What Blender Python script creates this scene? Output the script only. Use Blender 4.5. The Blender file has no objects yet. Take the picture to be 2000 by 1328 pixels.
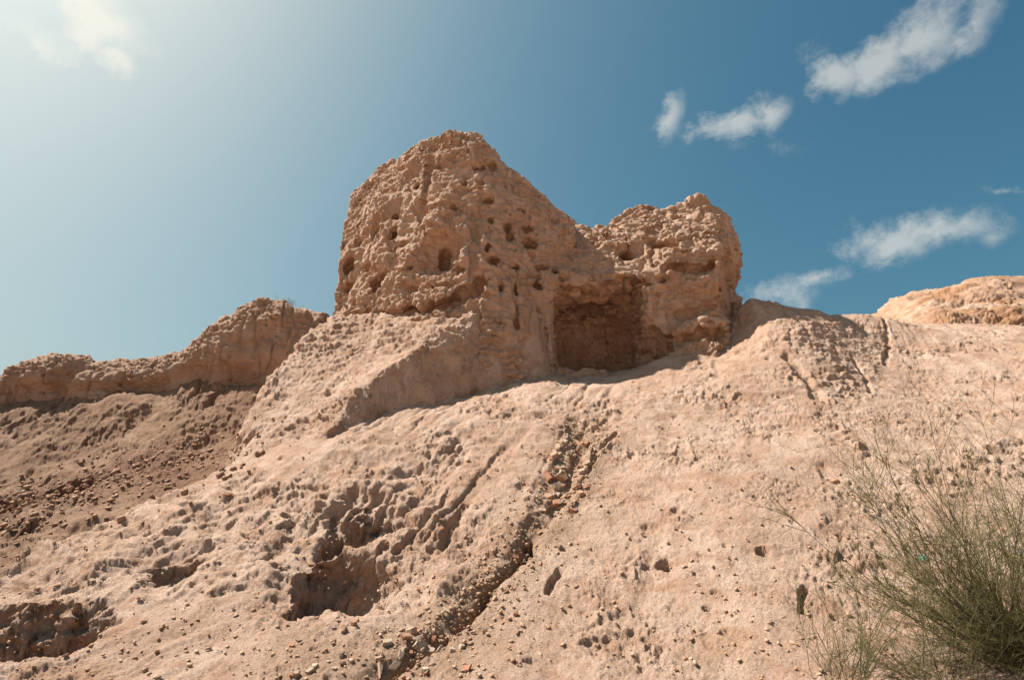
import bpy, math, random
import numpy as np
from mathutils import Vector, Matrix

# ------------------------------------------------------------------ camera
scene = bpy.context.scene
COL = scene.collection
PITCH = math.radians(18.0)
FPX = 1111.0                      # focal length in photograph pixels (20 mm on 36 mm)
CAM = np.array([0.0, 0.0, 1.6])
cam_d = bpy.data.cameras.new('camera')
cam_d.lens = 20.0; cam_d.sensor_width = 36.0
cam_d.clip_start = 0.05; cam_d.clip_end = 20000
cam = bpy.data.objects.new('camera', cam_d); COL.objects.link(cam)
cam.location = CAM; cam.rotation_euler = (math.radians(90) + PITCH, 0, 0)
scene.camera = cam

def ray(px, py):
    u = (px - 1000.0) / FPX; v = (664.0 - py) / FPX
    return np.array([u, math.cos(PITCH) - v * math.sin(PITCH), math.sin(PITCH) + v * math.cos(PITCH)])
def at(px, py, Y):
    d = ray(px, py)
    return CAM + d * (Y / d[1])

# ------------------------------------------------------------------ light
_az, _el = math.radians(-74), math.radians(53)
SUN = np.array([math.sin(_az) * math.cos(_el), math.cos(_az) * math.cos(_el), math.sin(_el)])
sun_el = math.asin(SUN[2]); sun_az = math.atan2(SUN[0], SUN[1])
sl = bpy.data.lights.new('sun', 'SUN'); sl.energy = 5.0; sl.angle = math.radians(0.55); sl.color = (1.0, 0.98, 0.92)
so = bpy.data.objects.new('sun', sl); COL.objects.link(so)
so.rotation_euler = Vector(tuple(SUN)).to_track_quat('Z', 'Y').to_euler()
so.location = (-20, 20, 40)

vs = scene.view_settings
scene.display_settings.display_device = 'sRGB'
vs.view_transform = 'Standard'; vs.look = 'None'; vs.gamma = 1.0; vs.use_curve_mapping = False
vs.exposure = 0.95

world = bpy.data.worlds.new('World'); scene.world = world; world.use_nodes = True
W = world.node_tree; W.nodes.clear()
def wn(t, **k):
    n = W.nodes.new(t)
    for a, b in k.items(): setattr(n, a, b)
    return n
def wl(a, b): W.links.new(a, b)
def setin(node, i, val, link):
    if hasattr(val, 'is_output') or isinstance(val, bpy.types.NodeSocket): link(val, node.inputs[i])
    else: node.inputs[i].default_value = val
def wm(op, a, b=0.0, c=None, clamp=False):
    n = wn('ShaderNodeMath', operation=op, use_clamp=clamp)
    setin(n, 0, a, wl); setin(n, 1, b, wl)
    if c is not None: setin(n, 2, c, wl)
    return n.outputs[0]
w_out = wn('ShaderNodeOutputWorld'); w_bg = wn('ShaderNodeBackground'); w_bg.inputs[1].default_value = 0.064
wl(w_bg.outputs[0], w_out.inputs[0])
sky = wn('ShaderNodeTexSky', sky_type='NISHITA', sun_disc=False, sun_elevation=sun_el, sun_rotation=sun_az,
         altitude=300.0, air_density=1.0, dust_density=5.0, ozone_density=1.5)
_sp = wn('ShaderNodeSeparateColor'); wl(sky.outputs[0], _sp.inputs[0]); _cb = wn('ShaderNodeCombineColor')
for _i, (_k, _s0, _g) in enumerate([(.43, 1.12, 1.7), (1.54, 1.76, 1.33), (2.70, 2.95, 1.17)]):
    _v = wm('MULTIPLY', wm('POWER', wm('DIVIDE', _sp.outputs[_i], _s0), _g), _k * 1.2)
    wl(wm('DIVIDE', _v, wm('MULTIPLY_ADD', _v, (1 / 8.5, 1 / 11.0, 1 / 12.5)[_i], 1.0)), _cb.inputs[_i])
SKYC = _cb.outputs[0]
tc = wn('ShaderNodeTexCoord'); DIR = tc.outputs['Generated']
def wdot(v):
    n = wn('ShaderNodeVectorMath', operation='DOT_PRODUCT'); wl(DIR, n.inputs[0]); n.inputs[1].default_value = tuple(v)
    return n.outputs['Value']
# cloud puffs: (px, py, half length, half height in px, tilt deg, density)
CLOUDS = [(1640,150,60,46,25,.95),(1715,122,80,50,30,1.0),(1795,78,84,62,36,1.0),(1905,42,44,64,-20,.8),
          (1306,236,28,52,-20,.9),(1375,250,56,24,8,.9),(1440,242,60,30,8,1.0),(1502,222,38,48,-30,1.0),
          (1740,474,96,46,2,1.0),(1830,452,112,46,6,1.0),(1520,572,84,40,5,.62),(1610,538,80,20,14,.5),(1975,368,50,10,4,.4),(1600,90,46,46,0,.35),(1500,285,90,24,0,.35),
          (205,40,66,100,42,1.05),(235,120,30,50,40,.8),(70,75,90,50,-30,.6),
          (-400,-200,220,90,10,1.0),(2500,100,200,80,15,1.0),(2700,600,220,60,0,.9),(900,-700,260,120,20,1.0)]
CLOUDS_BACK = [((-.3,-.9,.35),.22,.09),((.6,-.7,.4),.2,.1),((.9,-.1,.3),.25,.08),((-.9,-.3,.45),.2,.1)]
def rot_basis(c, deg=0):
    c = c / np.linalg.norm(c); r = np.cross(c, [0, 0, 1]); r /= np.linalg.norm(r); u = np.cross(r, c)
    a = math.radians(deg); return c, r * math.cos(a) + u * math.sin(a), -r * math.sin(a) + u * math.cos(a)
wnz = wn('ShaderNodeTexNoise', noise_dimensions='3D'); wl(DIR, wnz.inputs['Vector'])
wnz.inputs['Scale'].default_value = 15.0; wnz.inputs['Detail'].default_value = 8.0; wnz.inputs['Roughness'].default_value = 0.66; wnz.inputs['Distortion'].default_value = 0.1
wsub = wn('ShaderNodeVectorMath', operation='MULTIPLY_ADD'); wl(wnz.outputs['Color'], wsub.inputs[0]); wsub.inputs[1].default_value = (.05, .05, .05)
wadd = wn('ShaderNodeVectorMath', operation='ADD'); wl(DIR, wadd.inputs[0]); wl(wsub.outputs[0], wadd.inputs[1]); wsub.inputs[2].default_value = (-.025, -.025, -.025)
WDIR = wadd.outputs[0]
mask = None
puffs = []
for (px, py, a, b, t, d) in CLOUDS:
    c = ray(px, py); L = np.linalg.norm(c); t += math.degrees(math.atan2(*[float((ray(px + 1, py) - c) @ q_) for q_ in rot_basis(c)[:0:-1]])); puffs.append((c, a / FPX / L, b / FPX / L, t, d))
for c, a, b in CLOUDS_BACK: puffs.append((np.array(c), a, b, 0, 1.0))
for (c, a, b, t, d) in puffs:
    c, r, u = rot_basis(c, t)
    mp = wn('ShaderNodeMapping', vector_type='TEXTURE'); wl(WDIR, mp.inputs['Vector'])
    mp.inputs['Location'].default_value = tuple(c); mp.inputs['Rotation'].default_value = Matrix((r, u, -c)).transposed().to_euler()
    mp.inputs['Scale'].default_value = (a * 1.45, b * 1.45, .3)
    gr = wn('ShaderNodeTexGradient', gradient_type='SPHERICAL'); wl(mp.outputs[0], gr.inputs[0])
    m = wm('MULTIPLY', gr.outputs['Fac'], d * 1.5)
    mask = m if mask is None else wm('MAXIMUM', mask, m)
dens = wm('ADD', mask, wm('MULTIPLY', wm('SUBTRACT', wnz.outputs[0], 0.58), 2.6))
dens = wm('MULTIPLY', dens, wm('MULTIPLY', mask, 2.5, clamp=True))
mr = wn('ShaderNodeMapRange', interpolation_type='SMOOTHSTEP'); wl(dens, mr.inputs[0]); mr.inputs[1].default_value = 0.05; mr.inputs[2].default_value = 1.2
mr.inputs[3].default_value = 0.0; mr.inputs[4].default_value = 0.85
cmix = wn('ShaderNodeMix', data_type='RGBA'); wl(mr.outputs[0], cmix.inputs[0]); wl(SKYC, cmix.inputs[6]); ccol = wn('ShaderNodeVectorMath', operation='MULTIPLY_ADD'); wl(SKYC, ccol.inputs[0]); ccol.inputs[1].default_value = (.6, .55, .5); ccol.inputs[2].default_value = (4.2, 4.0, 3.6); wl(ccol.outputs[0], cmix.inputs[7])
world.cycles.sampling_method = 'MANUAL'; world.cycles.sample_map_resolution = 256
wl(cmix.outputs[2], w_bg.inputs[0])

# ------------------------------------------------------------------ noise toolbox
RS = np.random.RandomState(7)
PERM = RS.permutation(256).astype(np.int32); PERM = np.concatenate([PERM, PERM, PERM])
_g = RS.normal(size=(256, 3)); GRAD = (_g / np.linalg.norm(_g, axis=1)[:, None]).astype(np.float32)
def _perlin(p):
    i = np.floor(p).astype(np.int32); f = (p - i).astype(np.float32); i &= 255
    w = f * f * f * (f * (f * 6 - 15) + 10)
    out = 0
    for dx in (0, 1):
        wx = w[:, 0] if dx else 1 - w[:, 0]
        hx = PERM[i[:, 0] + dx]
        for dy in (0, 1):
            wy = w[:, 1] if dy else 1 - w[:, 1]
            hy = PERM[hx + ((i[:, 1] + dy) & 255)]
            for dz in (0, 1):
                wz = w[:, 2] if dz else 1 - w[:, 2]
                g = GRAD[PERM[hy + ((i[:, 2] + dz) & 255)]]
                d = g[:, 0] * (f[:, 0] - dx) + g[:, 1] * (f[:, 1] - dy) + g[:, 2] * (f[:, 2] - dz)
                out = out + wx * wy * wz * d
    return out * 1.5
_Q = 6; _PER = 28; _NT = _Q * _PER
_k = np.arange(_NT) / _Q
_c = np.stack(np.meshgrid(_k, _k, _k, indexing='ij'), -1).reshape(-1, 3).astype(np.float32)
PERM_KEEP = PERM.copy()
def _wrap_perlin(p):
    i = np.floor(p).astype(np.int32); f = p - i
    w = f * f * f * (f * (f * 6 - 15) + 10); out = 0
    for dx in (0, 1):
        for dy in (0, 1):
            for dz in (0, 1):
                h = PERM[(PERM[(PERM[(i[:, 0] + dx) % _PER] + (i[:, 1] + dy) % _PER) & 255] + (i[:, 2] + dz) % _PER) & 255]
                g = GRAD[h]; wt = (w[:, 0] if dx else 1 - w[:, 0]) * (w[:, 1] if dy else 1 - w[:, 1]) * (w[:, 2] if dz else 1 - w[:, 2])
                out = out + wt * (g[:, 0] * (f[:, 0] - dx) + g[:, 1] * (f[:, 1] - dy) + g[:, 2] * (f[:, 2] - dz))
    return out * 1.5
NTAB = np.concatenate([_wrap_perlin(_c[k:k + 400000]) for k in range(0, len(_c), 400000)]).astype(np.float32)
del _c
ROT = np.array(Matrix.Rotation(.7, 3, Vector((.4, .5, .77)).normalized()), np.float32)
def _lerp3(T, n, q):
    i = np.floor(q).astype(np.int32); f = q - i; i %= n
    a0 = i[:, 0] * (n * n); a1 = ((i[:, 0] + 1) % n) * (n * n); b0 = i[:, 1] * n; b1 = ((i[:, 1] + 1) % n) * n; c0 = i[:, 2]; c1 = (i[:, 2] + 1) % n
    fx, fy, fz = f[:, 0], f[:, 1], f[:, 2]
    def e(a, b): 
        u = T[a + b + c0]; return u + (T[a + b + c1] - u) * fz
    u = e(a0, b0); u = u + (e(a0, b1) - u) * fy
    v = e(a1, b0); v = v + (e(a1, b1) - v) * fy
    return u + (v - u) * fx
def perlin(p, s=1.0, off=0.0):
    p = np.asarray(p, np.float32) * np.float32(s) + np.float32(off)
    n = len(p)
    fn = _perlin if s < 2.0 else (lambda q: _lerp3(NTAB, _NT, (q @ ROT) * np.float32(_Q)))
    if n < 150000: return fn(p)
    return np.concatenate([fn(p[k:k + 100000]) for k in range(0, n, 100000)])
def fbm(p, s, oct=3, off=0.0, gain=.5):
    a, t = 1.0, 0.0
    r = 0
    for o in range(oct):
        r = r + a * perlin(p, s * 2.03 ** o, off + 13.7 * o); t += a; a *= gain
    return r / t
def sstep(x, a, b):
    t = np.clip((x - a) / (b - a), 0, 1); return t * t * (3 - 2 * t)
def _worley(p, per):
    ids = np.floor(p).astype(np.int32); best = np.full(len(p), 9.0, np.float32); rnd = np.zeros(len(p), np.float32)
    for dx in (-1, 0, 1):
        for dy in (-1, 0, 1):
            for dz in (-1, 0, 1):
                c = ids + np.array([dx, dy, dz]); cw_ = c % per
                h = PERM[(PERM[(PERM[cw_[:, 0]] + cw_[:, 1]) & 255] + cw_[:, 2]) & 255]
                q = c + 0.5 + GRAD[h] * 0.42
                d = ((q - p) ** 2).sum(1)
                b = d < best
                best[b] = d[b]; rnd[b] = (PERM[h[b] + 31] / 255.0)
    return np.sqrt(best), rnd
_WQ = 7; _WP = 12; _WN = _WQ * _WP
_k = np.arange(_WN) / _WQ
WT, WR = _worley(np.stack(np.meshgrid(_k, _k, _k, indexing='ij'), -1).reshape(-1, 3).astype(np.float32), _WP)
WT = WT.astype(np.float32)
def worley(p, s, off=0.0):
    q = ((np.asarray(p, np.float32) @ ROT) * np.float32(s) + np.float32(off)) * np.float32(_WQ)
    i = np.round(q).astype(np.int32) % _WN
    return np.concatenate([_lerp3(WT, _WN, q[k:k + 100000]) for k in range(0, len(q), 100000)]), WR[(i[:, 0] * _WN + i[:, 1]) * _WN + i[:, 2]]

def tps(pts):
    P = np.array(pts, float); n = len(P)
    d = np.sqrt(((P[:, None, :2] - P[None, :, :2]) ** 2).sum(2)) + 1e-9
    A = np.zeros((n + 3, n + 3)); A[:n, :n] = d * d * np.log(d) + np.eye(n) * 0.05
    A[:n, n] = 1; A[:n, n + 1:] = P[:, :2]; A[n, :n] = 1; A[n + 1:, :n] = P[:, :2].T
    c = np.linalg.solve(A, np.concatenate([P[:, 2], [0, 0, 0]]))
    def ev(x, y):
        r = c[n] + c[n + 1] * x + c[n + 2] * y
        for k in range(n):
            q = (x - P[k, 0]) ** 2 + (y - P[k, 1]) ** 2 + 1e-9
            r = r + c[k] * 0.5 * q * np.log(q)
        return r
    return ev
def poly_sd(poly, x, y):
    """signed distance to polygon (negative inside)"""
    P = np.asarray(poly, float); d = np.full(x.shape, 1e9); ins = np.zeros(x.shape, bool)
    for k in range(len(P)):
        a, b = P[k], P[(k + 1) % len(P)]
        e = b - a; wx = x - a[0]; wy = y - a[1]
        t = np.clip((wx * e[0] + wy * e[1]) / (e @ e + 1e-12), 0, 1)
        d = np.minimum(d, (wx - e[0] * t) ** 2 + (wy - e[1] * t) ** 2)
        c = ((a[1] > y) != (b[1] > y))
        with np.errstate(divide='ignore', invalid='ignore'):
            xi = a[0] + (y - a[1]) / (b[1] - a[1] + 1e-12) * e[0]
        ins ^= c & (x < xi)
    d = np.sqrt(d); return np.where(ins, -d, d)
def line_d(line, x, y):
    """distance to polyline, signed side, and position along it 0..1"""
    P = np.asarray(line, float)[:, :2]; n = len(P) - 1
    d = np.full(x.shape, 1e9); tt = np.zeros(x.shape); sd = np.zeros(x.shape)
    for k in range(n):
        a, b = P[k], P[k + 1]; e = b - a; wx = x - a[0]; wy = y - a[1]
        t = np.clip((wx * e[0] + wy * e[1]) / (e @ e + 1e-12), 0, 1)
        q = (wx - e[0] * t) ** 2 + (wy - e[1] * t) ** 2
        b_ = q < d
        d = np.where(b_, q, d); tt = np.where(b_, (k + t) / n, tt); sd = np.where(b_, np.sign(wx * e[1] - wy * e[0]), sd)
    return np.sqrt(d), sd, tt

# ------------------------------------------------------------------ terrain surfaces
def A(lst): return [at(*q) for q in lst]
G_PTS = A([(0,1328,4.7),(300,1328,4.8),(600,1328,4.9),(900,1328,5.0),(1200,1328,5.0),(1500,1328,4.8),(1800,1328,4.5),(2000,1328,4.3),
  (300,1275,5.3),(500,1255,5.5),(650,1225,5.8),(100,1300,5.0),
  (850,1200,5.9),(1000,1200,5.8),(1250,1150,6.1),(1500,1150,5.8),(1700,1200,5.4),(1850,1150,5.5),(2000,1150,5.4),
  (800,1100,6.7),(1000,1050,6.9),(1250,1000,7.2),(1500,1000,6.8),(1700,1000,6.7),(2000,1000,6.4),
  (800,1000,7.4),(1000,950,7.8),(1250,900,8.2),(1500,900,7.8),(1700,850,8.1),(2000,850,7.8),
  (800,900,8.5),(1000,850,8.9),(1250,800,9.4),(1500,800,9.0),(1700,750,9.7),(2000,720,9.8),
  (700,850,9.0),(800,815,9.6),(900,785,10.1),(1000,755,10.5),(1080,738,11.1),(1150,735,11.5),(1210,730,11.7),(1260,715,11.7),(1310,693,11.4),(1390,697,11.1),(1445,655,11.5),
  (1500,650,10.7),(1600,650,10.9),(1700,660,11.7),(1850,650,12.2),(2000,645,12.0),(1455,583,11.9),(1530,596,11.8),(1600,607,11.9),(1680,619,12.3),(1740,627,13.0),
  (1850,632,13.4),(2000,636,13.2),
  (600,900,8.8),(650,950,8.1),(550,980,8.0),(500,940,8.6),(465,905,9.1),(380,950,8.6),(300,1030,7.5),(200,1030,7.7),(0,1120,6.7),
  (700,1000,7.5),(600,1060,7.1),(450,1100,6.6),(300,1110,6.5),(100,1140,6.1),(0,1165,5.9),(480,1200,5.9),(350,1190,5.9),(700,1100,6.6)]) + \
  [np.array(q, float) for q in [(-4,2,0),(0,2,0),(4,2,.1),(0,-2,0),(-6,-2,0),(6,-2,0),(-9,4,.3),(-11,7,.9),(9,4,1.0),(13,9,3.8),(17,12,5.5),(17,16,5.5),
   (7,18,6.6),(12,21,6.5),(3,17,6.3),(-2,17,5.2),(-4,14,4.2),(0,14,5.2),(4.9,12.9,5.5),(5.6,12.9,5.6),(6.6,13.6,5.8),(5,15,5.2),(6.8,15,5.6),(20,22,6)]]
B_PTS = A([(640,625,12.6),(600,655,11.8),(530,722,11.0),(500,782,10.4),(472,890,9.4),(930,612,11.0),(905,641,10.75),(860,668,10.5),(800,693,10.3),(745,728,10.0),(700,776,9.65),(665,832,9.25),
  (700,660,11.6),(780,650,11.4),(860,635,11.2),(600,745,10.7),(700,735,10.5),(790,700,10.5),(560,830,9.8),(620,800,10.0),(600,880,9.2)]) + \
  [np.array(q, float) for q in [(-4,14,6.2),(-1,13,7.0),(1,13,7.0),(-2,14.5,7.0)]]
D_PTS = A([(0,806,13.3),(110,800,13.5),(230,780,13.7),(370,764,13.8),(490,767,13.8),(450,850,12.6),(450,900,11.0),(250,850,13.0),(250,930,11.4),(250,1000,9.6),
  (0,900,12.0),(0,1000,10.2),(0,1080,8.6),(560,760,14.4)]) + \
  [np.array(q, float) for q in [(-16,14,4.4),(-16,9,1.6),(-14,17,5.0),(-5,17,5.2),(-9,5,.4),(-14,4,.3),(-2,12,4.4),(-10,21,4)]]
class Table:
    def __init__(self, pts, h=.12, x0=-22, x1=24, y0=-6, y1=28):
        self.h, self.x0, self.y0 = h, x0, y0
        gx, gy = np.meshgrid(np.arange(x0, x1, h), np.arange(y0, y1, h), indexing='ij')
        self.T = tps(pts)(gx, gy).astype(np.float32)
    def __call__(self, x, y):
        T = self.T; fx = np.clip((x - self.x0) / self.h, 1, T.shape[0] - 3.001); fy = np.clip((y - self.y0) / self.h, 1, T.shape[1] - 3.001)
        i = fx.astype(np.int32); j = fy.astype(np.int32); u = (fx - i).astype(np.float32); v = (fy - j).astype(np.float32)
        def cw(t): return (-.5 * t + t * t - .5 * t ** 3, 1 - 2.5 * t * t + 1.5 * t ** 3, .5 * t + 2 * t * t - 1.5 * t ** 3, -.5 * t * t + .5 * t ** 3)
        a, b = cw(u), cw(v); r = 0
        for k in range(4):
            for l in range(4): r = r + a[k] * b[l] * T[i + k - 1, j + l - 1]
        return r.astype(float)
K_PTS = A([(1770,624,14.0),(1810,604,14.6),(1850,590,14.8),(1910,564,15.2),(1960,541,15.3),(2040,540,15.2),(1850,612,13.8),(2000,612,13.6),(2100,600,14.0)]) + [np.array(q, float) for q in [(10.5,17.5,8.6),(14,17.5,9),(16,14,7.5)]]
POLY_K = [q[:2] for q in A([(1835,626,14.0),(1870,622,13.8),(1930,622,13.6),(2020,630,13.3),(2200,640,13.2)])] + [(19, 15), (18, 18), (13, 18), (12.2, 16.4)]
G_S, B_S, D_S, K_S = Table(G_PTS), Table(B_PTS), Table(D_PTS), Table(K_PTS)
POLY_G = [q[:2] for q in A([(640,620,12.6),(530,760,11.0),(500,800,10.4),(470,893,9.3),(380,950,8.7),(200,1030,7.8),(0,1120,6.8),(-300,1250,5.6)])] + \
         [(-12,4),(-12,-60),(60,-60),(60,60),(-3,60)]
POLY_B = [q[:2] for q in A([(640,622,12.6),(600,652,11.8),(530,722,11.0),(500,782,10.4),(472,890,9.4),(560,900,8.9),(620,870,9.05),(665,832,9.25),(700,775,9.65),(745,727,10.0),(800,692,10.3),(860,667,10.5),(905,640,10.75),(930,612,11.0)])] + \
         [(.4,11.6),(.6,14.0),(-4.2,14.6)]
# bites taken out of the slope: floor polygon, floor level points, wall steepness
ALC = [
 dict(poly=[q[:2] for q in A([(-250,1310,5.0),(0,1312,5.05),(90,1300,5.2),(170,1278,5.45),(208,1250,5.75),(150,1262,5.75),(60,1275,5.65),(-250,1280,5.6)])], z=.40, gx=0.03, s=3.2),
 dict(poly=[q[:2] for q in A([(540,1240,5.7),(640,1224,5.9),(752,1214,6.0),(765,1190,6.4),(720,1185,6.7),(650,1190,6.7),(580,1205,6.4)])], z=.66, gx=0.03, s=2.9),
 dict(poly=[q[:2] for q in A([(285,1150,6.25),(370,1135,6.4),(390,1105,6.65),(320,1112,6.6)])], z=.95, gx=0.0, s=2.6),
 dict(poly=[q[:2] for q in A([(620,1105,6.85),(700,1090,6.95),(770,1070,7.15),(750,1040,7.45),(660,1050,7.4)])], z=1.24, gx=0.0, s=2.6),
]
def base_height(x, y, want=False):
    p3 = np.stack([x, y, np.zeros_like(x)], -1).reshape(-1, 3)
    wx = fbm(p3, 1.3, 3, 5.0).reshape(x.shape); wy = fbm(p3, 1.3, 3, 55.0).reshape(x.shape)
    far = sstep(np.hypot(x, y - 8), 14, 60)
    X = x + .22 * wx * (1 - far); Y = y + .22 * wy * (1 - far)
    g = G_S(x, y); b = B_S(x, y); d = D_S(x, y)
    X2_ = X + .07 * fbm(p3, 3.4, 2, 15.0).reshape(x.shape) * (1 - far); Y2_ = Y + .07 * fbm(p3, 3.4, 2, 65.0).reshape(x.shape) * (1 - far)
    pg = poly_sd(POLY_G, X, Y); pb = poly_sd(POLY_B, X2_, Y2_)
    g2 = g - 1.5 * np.maximum(0, pg)
    d = d + .22 * wx + .05 * wy - 2.0 * np.maximum(0, -pg - .1)
    sp_ = pb + .03; b2 = b - 3.6 * .5 * (sp_ + np.sqrt(sp_ * sp_ + .006)) + 0.05
    b2 = np.where(pb > 1.6, -50, b2)
    for a in ALC:
        sd = poly_sd(a['poly'], X2_ + .5 * (X2_ - X), Y2_ + .5 * (Y2_ - Y)) + .10 * wx
        fl = a['z'] + a['gx'] * (y - 5) + a['s'] * np.maximum(0, sd) ** .92
        k = .06; h = np.clip(.5 + .5 * (fl - g2) / k, 0, 1)
        g2 = fl * (1 - h) + g2 * h - k * h * (1 - h)
    g3 = np.maximum(g2, d); kk = np.where(pg < 0, .16, .03); hh_ = np.clip(.5 + .5 * (g3 - b2) / kk, 0, 1)
    z = b2 * (1 - hh_) + g3 * hh_ + kk * hh_ * (1 - hh_)
    pk = poly_sd(POLY_K, X2_, Y2_); k2 = np.where(pk > 1.5, -50, K_S(x, y) - .75 * np.maximum(0, pk))
    kind = np.argmax(np.stack([g2, d, b2, k2]), 0); z = np.maximum(z, k2)
    z = z * (1 - far) + far * -1.0
    return (z, kind, pg, pb) if want else z

# coarse table for ray hits
_gx = np.arange(-18, 22, .08); _gy = np.arange(.5, 24, .08)
_GX, _GY = np.meshgrid(_gx, _gy, indexing='ij'); _GZ = base_height(_GX, _GY)
def hz(x, y):
    fx = np.clip((np.asarray(x, float) + 18) / .08, 0, len(_gx) - 2.001); fy = np.clip((np.asarray(y, float) - .5) / .08, 0, len(_gy) - 2.001)
    i = fx.astype(int); j = fy.astype(int); u = fx - i; v = fy - j
    return (_GZ[i, j] * (1 - u) * (1 - v) + _GZ[i + 1, j] * u * (1 - v) + _GZ[i, j + 1] * (1 - u) * v + _GZ[i + 1, j + 1] * u * v)
_ts = np.linspace(2.5, 23, 2500)
def hit(px, py):
    d = ray(px, py); d = d / d[1]
    q = CAM + _ts[:, None] * d
    k = np.nonzero(q[:, 2] < hz(q[:, 0], q[:, 1]))[0]
    return q[k[0]] if len(k) else q[-1]

# gullies and cracks: photograph points, half width (m), depth (m)
GUL = []
def gully(pts, w, d, soft=1.0, side=0.0):
    GUL.append((np.array([hit(*p) for p in pts]), w, d, soft, side))
gully([(1125,790),(1120,830),(1140,870),(1120,930),(1085,985),(1040,1035),(1030,1065),(985,1120),(930,1175),(885,1222),(830,1265),(760,1310),(700,1345)], .12, .11, 1.5)
gully([(1035,1040),(1028,1068),(1000,1105),(960,1140),(925,1180),(885,1220)], .065, .32, 1.0)
gully([(880,1228),(840,1262),(790,1290),(740,1325)], .06, .2, 1.0)
gully([(1165,870),(1152,910),(1130,940)], .045, .10)
gully([(1210,845),(1170,880),(1155,905)], .04, .08)
gully([(1135,855),(1110,900),(1075,950),(1060,1000)], .16, .09, 1.5)
gully([(885,950),(850,1000),(810,1040),(785,1070),(765,1085)], .06, .10)
gully([(915,975),(895,1010),(870,1045),(865,1080)], .07, .10)
gully([(945,935),(880,1010),(840,1110)], .10, .05, 1.5)
gully([(1095,1110),(1080,1140),(1070,1165)], .045, .11)
gully([(905,845),(880,880),(905,870)], .05, .06)
gully([(1700,590),(1730,640),(1735,690),(1730,710)], .06, .08)
gully([(1530,690),(1560,720),(1590,760),(1600,790)], .10, .10, 1.4)
gully([(1660,690),(1690,735),(1700,770)], .05, .06)
gully([(1575,1145),(1567,1175),(1565,1200)], .04, .12)
gully([(1600,900),(1620,930),(1640,960)], .08, .05, 1.4)
gully([(700,960),(660,1000),(640,1060),(650,1120)], .09, .10, 1.3)
gully([(745,960),(720,1010),(700,1060)], .07, .08, 1.2)
gully([(590,1000),(560,1060),(500,1110)], .08, .06, 1.2)
# pits: photograph point, radius (m), depth
PITS = [(hit(*p), r, d) for p, r, d in [((1297,1100),.10,.14),((1270,1030),.12,.05),((1320,1000),.07,.06),((1560,630),.06,.06),((1790,700),.06,.06),
   ((1760,826),.07,.06),((1900,770),.12,.06),((1700,760),.05,.05),((1640,960),.07,.07),((1100,1070),.05,.08),((560,1015),.06,.09),((1630,1210),.06,.05),
   ((1380,1190),.05,.05),((1415,1240),.06,.05),((1330,855),.05,.05),((1250,755),.04,.04),((1690,1080),.05,.05),((1640,1050),.05,.04),((1490,1080),.08,.06),
   ((1410,900),.06,.05),((1565,740),.08,.05),((1500,700),.06,.05),((735,1040),.09,.10),((610,930),.05,.06),((900,900),.08,.06),((880,845),.07,.05),
   ((840,890),.07,.05),((640,770),.07,.06),((570,840),.09,.08),((508,890),.08,.08),((550,900),.06,.05)]]

# ------------------------------------------------------------------ object helpers
def tag(o, label=None, cat=None, group=None, kind=None):
    if label: o['label'] = label
    if cat: o['category'] = cat
    if group: o['group'] = group
    if kind: o['kind'] = kind
    return o
def empty(name, loc=(0, 0, 0)):
    o = bpy.data.objects.new(name, None); COL.objects.link(o); o.location = tuple(loc); o.empty_display_size = .2
    return o
def np_mesh(name, V, F, smooth=True):
    me = bpy.data.meshes.new(name); V = np.asarray(V, np.float32); F = np.asarray(F, np.int32)
    n = F.shape[1]
    me.vertices.add(len(V)); me.vertices.foreach_set('co', V.ravel())
    me.loops.add(F.size); me.loops.foreach_set('vertex_index', F.ravel())
    me.polygons.add(len(F)); me.polygons.foreach_set('loop_start', np.arange(0, F.size, n, dtype=np.int32))
    if smooth: me.polygons.foreach_set('use_smooth', np.ones(len(F), bool))
    me.update(calc_edges=True)
    return me
def link(name, me, mat=None, parent=None, loc=None):
    o = bpy.data.objects.new(name, me); COL.objects.link(o)
    if mat and not me.materials: me.materials.append(mat)
    if parent is not None:
        o.parent = parent
        o.matrix_parent_inverse = Matrix.Translation(-Vector(parent.location)) if loc is None else Matrix()
    if loc is not None: o.location = loc
    return o
def vcol(me, name, M):
    a = me.attributes.new(name, 'FLOAT_COLOR', 'POINT')
    c = np.ones((len(M), 4), np.float32); c[:, :3] = M; a.data.foreach_set('color', c.ravel())
def normals(V, F):
    a = V[F[:, 2]] - V[F[:, 0]]; b = V[F[:, 3 % F.shape[1]]] - V[F[:, 1]]
    n = np.cross(a, b); N = np.zeros_like(V)
    for k in range(F.shape[1]):
        for ax in range(3): N[:, ax] += np.bincount(F[:, k], n[:, ax], len(V))
    return N / (np.linalg.norm(N, axis=1)[:, None] + 1e-12)
def submesh(name, V, F, M, sel, mat, parent=None):
    f = F[sel]; used = np.unique(f); rm = np.full(len(V), -1, np.int64); rm[used] = np.arange(len(used))
    me = np_mesh(name, V[used], rm[f]); vcol(me, 'soil', M[used])
    return link(name, me, mat, parent)

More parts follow.
